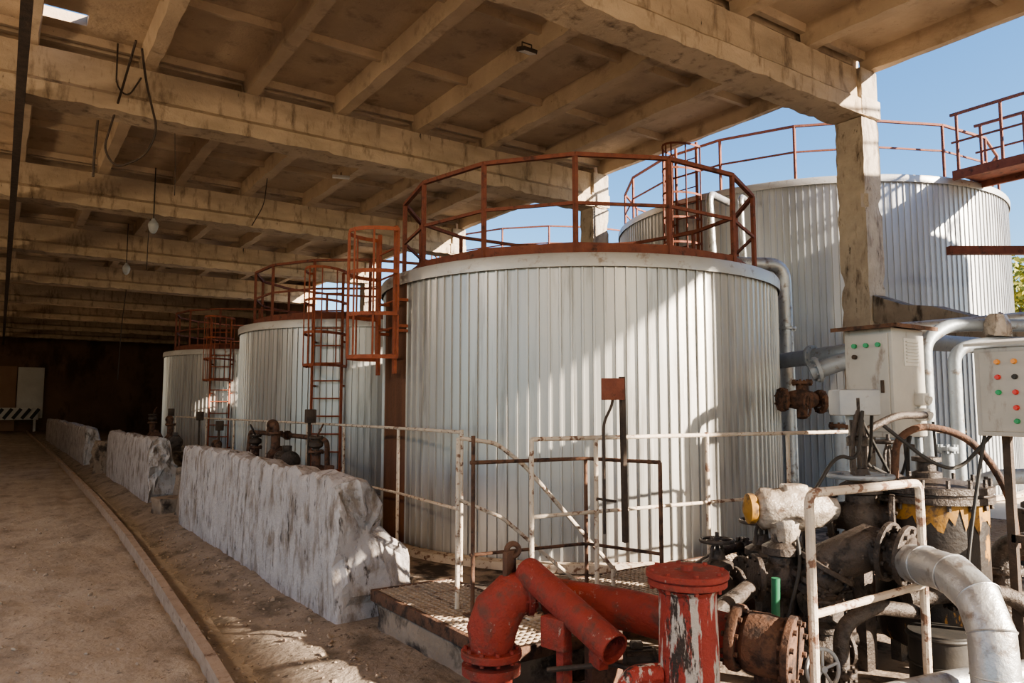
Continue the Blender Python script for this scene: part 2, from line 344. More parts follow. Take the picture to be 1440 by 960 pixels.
def tank(cx,cy,R,z0,zt,nr,lab,grp,m,railm,lang,N,rr=.905,lm=None,rh=1.0,lad=True,toe=True,cage=(0,0),lt=None,dep=.62,lb=None,lw=.24):
    root=thing('storage_tank',lab,'tank',(cx,cy,z0),grp)
    b=B();A=[];ph0=.03
    for k in range(nr):
        for f,d in ((0,0),(.74,0),(.78,.018),(.96,.018)):
            t=ph0+2*pi*(k+f)/nr;A.append((t,R+d))
    b.rings([[V((cx+r*math.cos(t),cy+r*math.sin(t),z)) for t,r in A] for z in (z0,zt-.1)],caps=False)
    done(b,'corrugated_shell',m,root,ang=12)
    b=B();n=96
    b.lathe((cx,cy,0),(0,0,1),[(R+.04,zt-.13),(R+.05,zt-.13),(R+.05,zt-.02),(R+.04,zt),(R-.05,zt+.005),(R*.5,zt+.06),(.01,zt+.12)],n,caps=False)
    done(b,'top_rim',MRIM,root,ang=40)
    b=B();b.lathe((cx,cy,0),(0,0,1),[(R+.03,z0),(R+.13,z0),(R+.13,z0+.07),(R+.03,z0+.08)],64,closed=True)
    done(b,'base_ring',MCR,root)
    ring_rail(root,cx,cy,R*rr,zt+.02,N,math.atan2(-cy,-cx),railm,h=rh,toe=toe)
    if lad: ladder(root,cx,cy,R,lang,lb if lb else z0,lt or zt+rh,cage[0],cage[1],lm or railm,dep=dep,w=lw)
    return root
GI='corrugated tanks under the roof'
T1=tank(5.83,7.11,2.33,.145,3.03,142,'large galvanised corrugated tank with rusty top railing',GI,MT,MR,math.radians(176),14,cage=(2.12,3.45),lt=3.5,lb=1.95,dep=.42,lm=MO,lw=.24)
b=B();rs=[]
for z in (.23,2.90):
    r=[];
    for f in range(17):
        t=math.radians(166+f);rr=2.33+.026+(.010 if f%2 else 0);r.append(V((5.83+rr*math.cos(t),7.11+rr*math.sin(t),z)))
    rs.append(r)
for j in range(16):
    vs=[b.bm.verts.new(p) for p in (rs[0][j],rs[0][j+1],rs[1][j+1],rs[1][j])];b.bm.faces.new(vs)
bmesh.ops.remove_doubles(b.bm,verts=b.bm.verts,dist=.0001)
done(b,'rust_stained_sheet',MRS,T1)
tank(5.83,13.38,2.33,.145,3.03,142,'galvanised corrugated tank with orange caged ladder',GI,MT,MR,math.radians(231),14,lm=MO,cage=(2.25,3.75),lt=3.75)
tank(5.83,20.9,2.33,.145,3.03,142,'corrugated tank near the dark end of the shed',GI,MT,MR,math.radians(234),14,lm=MO,cage=(2.25,3.75),lt=3.75)
G2='tall outdoor corrugated tanks'
tank(14.85,10.15,4.0,0,5.66,220,'tall outdoor corrugated silver tank with walkway railing',G2,MTB,MR,math.radians(186),18,rr=.97,cage=(4.2,6.55),toe=False)
tank(14.85,19.5,4.0,0,5.66,220,'tall outdoor corrugated tank seen through the gap',G2,MTB,MR,math.radians(150),18,rr=.97,lad=False,toe=False)
tank(14.95,-3.2,4.0,0,7.3,220,'unseen tallest corrugated tank added to shade the near tank',G2,MTB,MR,math.radians(270),18,rr=.97,lad=False,toe=False)  # unseen tank, placed and sized to cast shadow on the near tank
root=thing('tank_walkway','rusty steel walkway bridging the tall outdoor tanks','walkway',(14.1,5.2,0))
b=B();b.box((14.1,3.6,5.72),(.9,5.2,.05));
for x in (13.65,14.55): b.box((x,3.6,5.66),(.06,5.2,.16))
done(b,'walkway_deck',MR,root)
for x in (13.65,14.55):
    b=B();b.bar((x,6.2,6.75),(x,1.1,6.75),.045,.045);b.bar((x,6.2,6.25),(x,1.1,6.25),.03,.03);rl=done(b,'side_railing',MR,root)
    for y in (6.1,5.4,4.7,4.0,3.3,2.6,1.9,1.2):
        b=B();b.bar((x,y,5.7),(x,y,6.75),.04,.04);done(b,'railing_post',MR,root,parent=rl)
b=B();b.bar((11.4,5.3,3.9),(13.1,4.13,3.9),.10,.12);b.bar((13.05,4.15,0),(13.05,4.15,3.9),.1,.1);done(b,'steel_beam',MR,loc=(13.05,4.15,0),label='thin rusty red steel beam on a post outside',cat='steel beam')
b=B();rs=[]
for y,zt in ((5.82,3.2),(5.4,3.02),(5.0,2.95),(4.6,2.80),(4.3,2.68),(3.2,2.45),(1.2,2.3)):
    rs.append([V((10.25+fz((y,0,0),3,.03),y,zt-.38+fz((y,1,0),5,.05))),V((10.25+fz((y,4,0),5,.05),y,zt+fz((y,7,0),5,.06))),V((10.55,y,zt+.02)),V((10.55,y,zt-.38))])
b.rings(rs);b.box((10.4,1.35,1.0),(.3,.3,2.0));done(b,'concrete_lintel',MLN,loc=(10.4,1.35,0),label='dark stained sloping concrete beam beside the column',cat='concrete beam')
b=B();b.box((.03,31,5.83),(.11,53,.03));b.box((.03,31,5.62),(.11,53,.03));b.box((.03,31,5.72),(.03,53,.2));done(b,'hoist_rail',MDK,loc=(.03,31,5.8),label='dark steel hoist rail hung under the roof beams',cat='rail beam')
# ------------------------------------------------------------------ pipes of tanks
def pipe(name,pts,r,m,lab,cat='pipe',fil=.15,fl=(),n=18,group=None):
    p0=V(pts[0]);root=thing(name,lab,cat,pts[0] if p0.z<V(pts[-1]).z else pts[-1],group)
    b=B();b.tube(pts,r,n,fil=fil);done(b,'pipe_run',m,root)
    for (c,ax,fr,th) in fl:
        b=B();b.flange(c,ax,fr,th);done(b,'pipe_flange',m,root)
    return root
pipe('vent_pipe',[(7.0,6.3,3.06),(7.02,6.28,3.40),(8.20,5.82,3.42),(8.22,5.81,.142)],.085,MINS,'silver insulated overflow pipe bending down beside tank',fil=.22,fl=[((8.22,5.81,2.6),(0,0,1),.11,.03)])
pipe('insulated_pipe',[(10.15,8.35,0),(10.0,8.5,4.4),(9.97,8.52,5.3),(10.9,8.85,5.35)],.065,MINS,'silver insulated pipe climbing the tall tank',fil=.2,fl=[((9.98,8.51,4.9),(0,0,1),.09,.03)])
pipe('insulated_pipe',[(10.5,8.0,0),(10.42,8.2,4.6),(10.4,8.2,5.25),(11.0,8.5,5.3)],.05,MINS,'slimmer silver pipe beside the climbing pipe',fil=.2)
pipe('inlet_pipe',[(7.75,5.75,2.15),(7.46,4.7,2.18),(7.9,4.1,2.3),(9.6,3.9,2.3)],.09,MGP,'grey blue pipe running from the tank to the column',fil=.2,fl=[((7.5,5.0,2.17),(.1,1,0),.13,.04)])
pipe('inlet_pipe',[(6.72,4.5,1.95),(7.0,4.1,2.12),(7.3,3.85,2.15),(7.35,3.8,.142)],.085,MGP,'thick grey pipe rising from the rusty valve',fil=.12,fl=[((6.76,4.45,1.98),(.6,-.6,.25),.13,.04)])
root=thing('gate_valve','heavily rusted gate valve on the tank outlet','valve',(6.78,4.42,.14))
b=B();b.lathe((6.45,4.6,1.68),(1,-.5,0),[(.05,0),(.08,.03),(.10,.12),(.11,.16),(.08,.28),(.06,.32)],18);b.flange((6.42,4.62,1.68),(1,-.5,0),.12,.04);b.tube([(6.62,4.53,1.72),(6.62,4.53,1.85)],.06,12);b.flange((6.62,4.53,1.85),(0,0,1),.10,.03);b.tube([(6.6,4.53,1.66),(6.56,4.5,1.5)],.05,12);done(b,'valve_body',MBR,root)
b=B();b.flange((6.78,4.44,1.66),(1,-.5,0),.12,.04);done(b,'valve_flange',MBR,root)
b=B();b.wheel((6.5,4.4,1.62),(.3,-1,0),.1,.012);b.cyl((6.5,4.4,1.62),(6.58,4.55,1.66),.015,n=8);done(b,'handwheel',MBR,root)
b=B();b.tube([(6.78,4.44,1.66),(6.92,4.36,1.6),(6.95,4.34,1.3),(6.95,4.34,.14)],.07,14,fil=.08);done(b,'outlet_pipe',MGP,root)
b=B();b.flange((6.95,4.34,1.42),(0,0,1),.11,.04);done(b,'outlet_flange',MBR,root)
pipe('header_pipe',[(6.31,3.16,.142),(6.31,3.16,2.15),(6.6,3.1,2.3),(9.9,1.4,2.3)],.055,MGP,'grey vertical pipe bending toward the column',fil=.12)
pipe('header_pipe',[(6.5,3.02,.142),(6.5,3.02,2.07),(6.75,2.9,2.14),(9.9,.9,2.14)],.05,MGP,'grey pipe behind the control cabinet',fil=.12)
pipe('header_pipe',[(7.0,3.75,2.33),(8.6,2.4,2.5),(9.8,1.9,2.5)],.07,MINS,'silver insulated horizontal pipe above the cabinets',fil=.12)
pipe('conduit_pipe',[(6.5,3.9,.142),(6.5,3.9,1.15),(6.7,3.7,1.28),(7.1,3.4,1.2)],.022,MDK,'thin dark conduit bent beside the railing',fil=.1,n=8)
b=B();b.lathe((6.9,2.85,2.16),(0,0,1),[(.03,0),(.1,.05),(.12,.12),(.08,.22),(.02,.25)],10)
for v in b.bm.verts: v.co+=V((fz(v.co,12,.05),fz(v.co,12,.05,3),fz(v.co,12,.05,5)))
done(b,'rag_bundle',MPL,loc=(6.9,2.85,2.16),label='dirty rag bundled over the pipes',cat='rag')
# ------------------------------------------------------------------ railings on the floor
def railing(pts,h,lab,m,posts,mid=(.5,),r=.017,grp='walkway railings'):
    root=thing('walkway_railing',lab,'railing',(pts[0][0],pts[0][1],pts[0][2]-h),grp)
    b=B();b.tube(pts,r,10,fil=.05);done(b,'top_rail',m,root)
    for f in mid:
        b=B();b.tube([(x,y,z-h*(1-f)) for x,y,z in pts],r*.85,8,fil=.05);done(b,'mid_rail',m,root)
    for (x,y,zt,z0) in posts:
        b=B();b.cyl((x,y,z0),(x,y,zt),r*1.05,n=10);b.box((x,y,z0+.005),(.09,.09,.01));done(b,'post',m,root)
    return root
railing([(2.8,3.87,1.4),(4.3,3.75,1.4),(5.9,3.6,1.4),(6.7,3.05,1.4)],1.08,'long cream painted tube railing before the big tank',MCR,[(2.8,3.87,1.4,.30),(3.3,3.83,1.4,.32),(4.3,3.75,1.42,.32),(5.15,3.67,1.4,.32),(5.95,3.57,1.4,.32)],mid=(.55,),r=.015)
railing([(2.5,4.12,1.25),(3.37,4.02,1.25),(3.52,3.46,1.25)],.93,'rust-brown tube guard railing with corner at the stair',MBR,[(2.52,4.12,1.42,.30),(3.37,4.02,1.25,.32),(3.52,3.46,1.25,.32)],mid=(.38,),r=.013)
railing([(3.13,5.3,1.4),(3.24,6.7,1.4),(3.3,9.5,1.4),(3.26,13,1.4),(3.26,18,1.4)],1.25,'weathered tube railing along the tank bases',MCR,[(3.13,5.3,1.42,.14),(3.24,6.7,1.4,.14),(3.28,8.2,1.4,.14),(3.3,9.5,1.4,.14),(3.28,11.2,1.4,.14),(3.26,13,1.4,.14),(3.26,15,1.4,.14),(3.26,18,1.4,.14)],mid=(.5,),r=.015)
root=thing('stair_handrail','cream sloping stair handrail beside the tank','handrail',(2.55,4.3,.30),'walkway railings')
b=B();b.tube([(2.52,4.3,1.4),(2.8,4.28,1.36),(3.0,4.22,1.2),(3.75,4.15,.42)],.015,10,fil=.06);done(b,'top_rail',MCR,root)
b=B();b.tube([(2.52,4.32,1.0),(2.85,4.28,.86),(3.45,4.2,.36)],.013,10,fil=.06);done(b,'lower_rail',MCR,root)
b=B();b.cyl((2.52,4.31,.30),(2.52,4.31,1.4),.016,n=10);done(b,'post',MCR,root)
b=B();b.cyl((3.73,4.15,.32),(3.73,4.15,.46),.016,n=10);done(b,'post',MCR,root)
rt=railing([(2.84,1.93,.11),(2.84,1.93,1.24),(3.68,1.90,1.24),(3.68,1.9,.11)],1.13,'thick pale painted tube railing by the pumps',MCR,[],mid=(),r=.02)
b=B();b.cyl((2.84,1.93,.74),(3.68,1.9,.76),.017,n=10);done(b,'mid_rail',MCR,rt)
root=thing('small_sign','small rusty brown plate on thin dark posts','sign',(3.3,3.62,.75))
b=B();b.box((3.27,3.62,1.72),(.15,.012,.14),rz=-.6,bev=.003);done(b,'sign_plate',MR,root)
b=B();b.bar((3.36,3.62,.74),(3.33,3.6,1.8),.03,.03);b.tube([(3.22,3.66,.8),(3.22,3.66,1.5),(3.28,3.64,1.62),(3.28,3.63,1.7)],.009,8,fil=.05);b.bar((3.3,3.64,1.0),(3.3,3.84,1.0),.015,.015);done(b,'sign_post',MDK,root)
# ------------------------------------------------------------------ cabinets
root=thing('control_cabinet','beige steel control cabinet with rusty hood','electrical cabinet',(5.45,3.0,.11))
b=B();b.box((5.42,3.01,1.78),(.44,.36,.78),bev=.008);done(b,'cabinet_body',MCAB,root)
b=B();b.box((5.41,3.0,2.185),(.58,.5,.010));b.box((5.41,2.755,2.174),(.58,.008,.025));b.box((5.125,3.0,2.174),(.008,.5,.025));done(b,'rusty_hood',MBR,root)
b=B();b.box((5.192,3.01,1.78),(.012,.31,.70),bev=.003);dr=done(b,'cabinet_door',MCAB,root)
b=B();b.box((5.18,2.9,1.75),(.02,.02,.09),bev=.003);done(b,'door_handle',MDK,root,parent=dr)
for y,z,m in ((3.1,2.05,MGB),(3.01,2.05,MGB),(2.92,2.05,MGB),(3.1,1.97,MDK)):
    b=B();b.cyl((5.19,y,z),(5.165,y,z),.017,n=12);done(b,'indicator_lamp',m,root,parent=dr)
b=B()
for k in range(7): b.box((5.45,2.822,1.93+k*.024),(.16,.02,.010))
b.box((5.45,2.828,2.0),(.2,.01,.2));done(b,'vent_grille',MWP,root)
for z in (1.66,1.55):
    b=B();b.box((5.52,2.80,z),(.1,.07,.09),bev=.01);b.cyl((5.52,2.78,z),(5.52,2.74,z-.01),.03,n=14);done(b,'socket_outlet',MWP,root)
b=B();b.box((5.33,2.93,1.25),(.22,.14,.2),bev=.01);done(b,'terminal_box',MBG,root)
b=B()
for x in (5.25,5.6):
    for y in (2.88,3.14): b.bar((x,y,.142),(x,y,1.4),.04,.04)
b.bar((5.25,2.88,.6),(5.6,2.88,.6),.03,.03);b.bar((5.25,2.88,.6),(5.25,3.14,.6),.03,.03);done(b,'stand_frame',MGP,root)
root=thing('control_cabinet','pale grey control panel with coloured buttons','electrical cabinet',(4.5,1.6,.11))
b=B();b.box((4.47,1.58,1.685),(.25,.68,.47),bev=.008);done(b,'cabinet_body',MCAB,root)
b=B();b.box((4.47,1.58,1.955),(.34,.74,.015),R=Matrix.Rotation(-.12,3,'Y'));done(b,'sloping_hood',MCAB,root)
b=B();b.box((4.342,1.58,1.685),(.012,.62,.42),bev=.003);dr=done(b,'cabinet_door',MCAB,root)
for y,z,m in ((1.80,1.84,MOB),(1.72,1.84,MOB),(1.64,1.84,MOB),(1.56,1.84,MRB),(1.80,1.76,MRB),(1.72,1.76,MBK),(1.64,1.76,MBK),(1.8,1.68,MGB),(1.72,1.68,MRB),(1.64,1.68,MGB),(1.72,1.60,MRB),(1.64,1.60,MGB),(1.72,1.53,MGB)):
    b=B();b.lathe((4.337,y,z),(-1,0,0),[(.014,0),(.014,.008),(.011,.01),(.011,.02)],14);done(b,'push_button',m,root,parent=dr)
b=B();b.bar((4.55,1.86,.11),(4.55,1.86,1.5),.04,.04);b.bar((4.55,1.3,.11),(4.55,1.3,1.5),.04,.04);b.bar((4.55,1.86,.9),(4.55,1.3,.9),.04,.04);done(b,'stand_frame',MDK,root)
# ------------------------------------------------------------------ foreground red pipework
root=thing('red_elbow_stand','faded red flanged pipe elbow with lifting lug','pipe fitting',(1.99,3.08,0))
b=B();b.lathe((1.99,3.08,-.02),(0,0,1),[(.125,0),(.125,.06),(.10,.08),(.10,.36),(.14,.37),(.14,.41)],26);b.flange((1.99,3.08,.44),(0,0,1),.145,.035,10,.011);done(b,'lower_flanged_pipe',MRED,root)
b=B();b.tube([(1.99,3.08,.44),(1.99,3.08,.54),(2.02,3.07,.63),(2.08,3.04,.70),(2.17,3.0,.73)],[.095,.12,.12,.11,.095],20);b.flange((2.15,3.01,.73),(1,-.45,.1),.125,.03,8,.01);done(b,'elbow',MRED,root)
b=B();b.box((2.08,3.06,.85),(.09,.03,.12),rz=.4,bev=.01);b.torus((2.1,3.06,.91),(.4,1,0),.03,.014,16,8);done(b,'lifting_lug',MBR,root)
root=thing('red_pipe','open ended faded red pipe lying on pipework','pipe',(2.13,2.68,0))
b=B();p0=V((2.14,3.0,.82));p1=V((2.16,2.40,.60));d=p1-p0
b.lathe(p0,d,[(.02,0),(.066,.0),(.07,.02),(.07,d.length),(.062,d.length),(.062,.1),(.01,.1)],24,caps=False);done(b,'pipe_run',MRED,root)
b=B();b.box((2.1,2.72,.6),(.06,.14,.14),rz=.2,bev=.01);b.box((2.2,2.55,.54),(.05,.1,.12),rz=-.2,bev=.01);b.box((2.13,2.7,.28),(.05,.05,.56));done(b,'clamp_bracket',MRED,root)
root=thing('red_pipe','thick faded red pipe with rusty flanged end','pipe',(2.55,2.5,.0))
b=B();b.tube([(2.32,3.05,.66),(2.5,2.65,.65),(2.72,2.12,.60)],.095,22);done(b,'pipe_run',MRED,root)
b=B();b.flange((2.62,2.36,.625),(.4,-1,-.08),.135,.03,10,.012);done(b,'pipe_flange',MRED,root)
b=B();b.flange((2.69,2.20,.61),(.4,-1,-.08),.14,.04,10,.012);done(b,'rusty_flange',MBR,root)
b=B();b.lathe((2.70,2.18,.605),(.4,-1,-.08),[(.10,0),(.125,.03),(.13,.10),(.12,.17),(.10,.19)],24);b.flange((2.775,1.99,.59),(.4,-1,-.08),.145,.035,10,.012);b.box((2.74,2.08,.3),(.1,.08,.38));done(b,'rusty_end_valve',MBR,root)
b=B();b.box((2.45,2.8,.32),(.2,.06,.54),bev=.01);done(b,'saddle_support',MBR,root)
root=thing('flanged_standpipe','red standpipe with round lid and white drips','standpipe',(2.33,2.15,0))
b=B();b.lathe((2.33,2.15,-.02),(0,0,1),[(.115,0),(.115,.1),(.12,.3),(.12,.6),(.115,.88),(.13,.90)],28);b.flange((2.33,2.15,.22),(0,0,1),.16,.03,10,.012);done(b,'standpipe_body',MRW,root)
b=B();b.lathe((2.33,2.15,.89),(0,0,1),[(.155,0),(.158,.004),(.158,.024),(.15,.026),(.15,.032),(.165,.034),(.165,.052),(.162,.055),(.025,.056),(.025,.075),(.02,.078)],36)
for k in range(8):
    t=2*pi*k/8+.2;b.cyl((2.33+.142*math.cos(t),2.15+.142*math.sin(t),.875),(2.33+.142*math.cos(t),2.15+.142*math.sin(t),.955),.010,n=6)
done(b,'round_lid',MRED,root)
b=B();b.tube([(2.22,2.2,.55),(2.1,2.25,.55),(2.05,2.25,.4)],.04,12,fil=.05);done(b,'drain_stub',MRW,root)
b=B();b.tube([(1.98,2.75,.30),(2.12,2.45,.33),(2.18,2.3,.33)],.06,18);done(b,'short_red_pipe',MRED,loc=(2.1,2.6,.26),label='short faded red pipe between the fittings',cat='pipe')
b=B();b.tube([(2.05,2.72,.45),(2.25,2.5,.50),(2.3,2.42,.48),(2.5,2.3,.5)],.012,8,fil=.08);done(b,'rubber_hose',MDK,loc=(2.2,2.5,.45),label='thin dark hose draped over red pipes',cat='hose')
# ------------------------------------------------------------------ valves & pumps foreground
def valve(x,y,z,ax,s,lab,m=MCI,stem=.3,wheelr=.12,base=.11,wm=None):
    root=thing('gate_valve',lab,'valve',(x,y,base),'gate valves by the pumps')
    a=V(ax).normalized();c=V((x,y,z));b=B()
    b.lathe(c-a*.14*s,a,[(.07*s,0),(.075*s,.05*s),(.11*s,.1*s),(.115*s,.14*s),(.11*s,.18*s),(.075*s,.23*s),(.07*s,.28*s)],20)
    b.lathe(c,(0,0,1),[(.085*s,0),(.08*s,.12*s),(.11*s,.13*s),(.11*s,.17*s),(.06*s,.2*s),(.045*s,.26*s)],18)
    done(b,'valve_body',m,root)
    for q in (-1,1):
        b=B();b.flange(c+a*q*.15*s,a,.13*s,.03*s,8,.010*s);done(b,'valve_flange',m,root)
    b=B()
    for q in (-1,1): b.tube([c+V((q*.05*s,0,.2*s)),c+V((q*.06*s,0,.24*s+stem*.6)),c+V((0,0,.26*s+stem))],.012*s,8,fil=.03)
    b.cyl(c+V((0,0,.2*s)),c+V((0,0,.32*s+stem)),.014*s,n=10);done(b,'yoke_and_stem',m,root)
    if wheelr:
        b=B();b.wheel(c+V((0,0,.26*s+stem)),(0,0,1),wheelr,.012);done(b,'handwheel',wm or m,root)
    b=B();b.box((x,y,(base+z-.1*s)/2),(.1*s,.06*s,z-.1*s-base),bev=.005);done(b,'support_foot',m,root)
    return root
r=valve(4.1,2.45,.98,(.5,-1,0),1.05,'tall iron gate valve with grey actuator box',stem=.34,wheelr=.0)
b=B();b.wheel((4.1,2.45,1.21),(0,0,1),.17,.014);done(b,'handwheel',MGP,r)
b=B();b.box((4.15,2.5,1.63),(.24,.16,.15),rz=-.6,bev=.012);b.cyl((4.15,2.5,1.5),(4.15,2.5,1.57),.05,n=16);done(b,'actuator_box',MBG,r)
b=B();b.lathe((4.12,2.47,1.38),(0,0,1),[(.06,0),(.06,.05),(.04,.06),(.04,.15)],16);done(b,'gear_housing',MCI,r)
valve(3.45,2.95,.58,(1,-.3,0),.8,'dark oily gate valve low by the grating',stem=.05,wheelr=.09)
valve(3.85,2.95,.60,(1,-.3,0),.9,'oily iron gate valve beside the pump',stem=.08,wheelr=.12)
valve(4.25,2.9,.55,(.3,-1,0),.9,'greasy iron valve with round handwheel',stem=.1,wheelr=.11)
valve(4.95,2.75,1.0,(1,.2,0),.85,'dark iron valve on a stand by the cabinet',stem=.15,wheelr=.1)
valve(6.0,2.3,.8,(1,-.5,0),.8,'iron valve behind the vessel on a foot',stem=.1,wheelr=.07)
valve(3.4,2.25,.42,(1,-.4,0),.7,'small greasy valve low between the pipes',stem=.06,wheelr=.08)
r=valve(3.5,2.55,.70,(.83,-.56,0),.95,'iron valve under a plastic wrapped actuator',stem=.02,wheelr=0)
b=B();n=32;rs=[];A,Bq,D=frame((.83,-.56,0))
for (h,rr) in ((0,.03),(.01,.075),(.04,.10),(.09,.108),(.14,.105),(.19,.11),(.24,.112),(.29,.105),(.34,.10),(.38,.08),(.41,.055),(.44,.05),(.46,.02)):
    c=V((3.38,2.63,1.06))+V((.83,-.56,0))*h
    rs.append([c+(A*math.cos(2*pi*k/n)+Bq*math.sin(2*pi*k/n))*(rr*(1+.05*math.sin(k*2.1+h*30)+fz((h*9,math.cos(2*pi*k/n)*2,math.sin(2*pi*k/n)*2),1.6,.22))) for k in range(n)])
b.rings(rs)
rs=[]
for z,rr in ((.86,.05),(.90,.065),(.95,.08),(1.0,.09),(1.04,.07)):
    rs.append([V((3.51+rr*math.cos(2*pi*k/n)*(1+.06*math.sin(k*2.7)),2.54+rr*math.sin(2*pi*k/n)*(1+.06*math.sin(k*2.7)),z)) for k in range(n)])
b.rings(rs);b.box((3.56,2.51,1.16),(.13,.10,.06),rz=-.6,bev=.015);done(b,'wrapped_actuator',MPL,r,ang=70)
b=B();b.lathe((3.39,2.62,1.06),(-.83,.56,0),[(.06,0),(.08,.02),(.08,.05),(.05,.06),(.03,.07)],22);done(b,'yellow_cap',MY,r)
root=thing('flanged_elbow','grimy grey flanged elbow on the suction line','pipe fitting',(3.75,2.2,.11))
b=B();b.tube([(3.55,2.42,.62),(3.62,2.34,.80),(3.76,2.22,.88),(3.8,2.02,.85)],[.10,.115,.12,.10],20);done(b,'elbow_body',MCI,root)
for c,ax in (((3.78,2.12,.87),(.1,-1,-.1)),((3.80,2.04,.86),(.1,-1,-.1)),((3.6,2.36,.77),(.4,-.4,1)),((3.57,2.4,.68),(.4,-.4,1))):
    b=B();b.flange(c,ax,.15,.03,10,.012);done(b,'elbow_flange',MCI,root)
b=B();b.box((3.6,2.35,.36),(.1,.1,.5));done(b,'support_leg',MCI,root)
cx,cy=4.55,2.3
root=thing('filter_vessel','black oil stained vessel with bolted lid','vessel',(cx,cy,.11))
b=B();b.lathe((cx,cy,.24),(0,0,1),[(.2,0),(.28,.04),(.30,.1),(.30,.84)],36);done(b,'vessel_body',MBL,root)
b=B();b.lathe((cx,cy,1.06),(0,0,1),[(.29,0),(.34,.005),(.34,.04),(.325,.045),(.325,.055),(.34,.06),(.34,.095),(.28,.10),(.1,.13),(.01,.135)],40)
for k in range(16):
    t=2*pi*k/16;b.cyl((cx+.315*math.cos(t),cy+.315*math.sin(t),1.03),(cx+.315*math.cos(t),cy+.315*math.sin(t),1.20),.012,n=6)
done(b,'bolted_lid',MCI,root)
b=B();n=64
rs=[[V((cx+.304*math.cos(2*pi*k/n),cy+.304*math.sin(2*pi*k/n),z if z>1 else .97+fz((math.cos(2*pi*k/n)*3,math.sin(2*pi*k/n)*3,0),3,.18))) for k in range(n)] for z in (.9,1.06)]
b.rings(rs,caps=False);done(b,'peeling_yellow_band',MY,root)
b=B();b.tube([(cx-.27,cy-.05,.6),(cx-.35,cy-.1,.6)],.06,14);b.flange((cx-.36,cy-.1,.6),(1,.2,0),.1,.03,8);done(b,'side_nozzle',MCI,root)
for k in range(3):
    b=B();t=2*pi*k/3+.3;b.box((cx+.2*math.cos(t),cy+.2*math.sin(t),.2),(.06,.06,.18));done(b,'vessel_leg',MCI,root)
b=B();b.tube([(4.3,2.36,1.18),(4.3,2.34,1.42),(4.42,2.26,1.5),(4.62,2.12,1.45),(4.78,2.04,1.28),(4.86,1.98,1.05),(4.86,1.97,.8)],.021,14,fil=.12);done(b,'curved_hose',MBR,root)
b=B();b.lathe((cx,cy,1.18),(0,0,1),[(.08,0),(.08,.04),(.05,.05),(.05,.10),(.08,.105),(.08,.13)],18);done(b,'top_nozzle',MCI,root)
b=B();b.cyl((4.05,2.02,.11),(4.05,2.02,.46),.15,n=30);b.torus((4.05,2.02,.44),(0,0,1),.15,.012,30);b.torus((4.05,2.02,.3),(0,0,1),.15,.01,30);done(b,'black_drum',MBK,loc=(4.05,2.02,.11),label='short black oily drum by the vessel',cat='drum')
root=thing('insulated_pipe','large silver clad elbow pipe bending to the floor','pipe',(3.36,1.48,.11))
b=B();pp=[(3.74,1.98,.84),(3.63,1.86,.86),(3.54,1.70,.86),(3.46,1.56,.80),(3.40,1.49,.68),(3.37,1.47,.52),(3.36,1.46,.11)]
b.tube(pp,.09,24)
for v in b.bm.verts: v.co+=V((fz(v.co,9,.008),fz(v.co,9,.008,3),fz(v.co,9,.008,6)))
done(b,'cladding',MINS,root,ang=20)
for i in range(1,6):
    b=B();a=V(pp[i]);d=(V(pp[i+1])-V(pp[i-1])).normalized();b.torus(a,d,.091,.004,28,6);done(b,'cladding_seam',MINS,root)
pipe('insulated_pipe',[(2.76,1.84,.40),(3.1,1.74,.42),(3.5,1.64,.43),(4.3,1.38,.43)],.055,MINS,'silver clad low horizontal pipe',fil=.1)
b=B();b.box((4.2,1.41,.24),(.06,.1,.27));done(b,'pipe_support',MDK,loc=(4.2,1.41,.11),label='short steel support under the low pipe',cat='support')
root=thing('upright_pipe','green plastic sleeve on an upright pipe','pipe',(3.14,2.34,.11))
b=B();b.cyl((3.14,2.34,.11),(3.14,2.34,.5),.014,n=10);done(b,'steel_pipe',MDK,root)
b=B();b.cyl((3.14,2.34,.50),(3.14,2.33,.78),.021,n=14);done(b,'green_sleeve',MGR,root)
root=thing('handwheel_valve','small valve with pale round handwheel','valve',(3.06,2.08,.11))
b=B();b.wheel((3.06,2.04,.45),(-.3,-1,.1),.085,.009,5);done(b,'handwheel',MBG,root)
b=B();b.cyl((3.06,2.04,.45),(3.1,2.2,.44),.015,n=10);b.lathe((3.1,2.2,.11),(0,0,1),[(.05,0),(.04,.2),(.06,.3),(.06,.38),(.03,.42)],14);done(b,'valve_body',MCI,root)
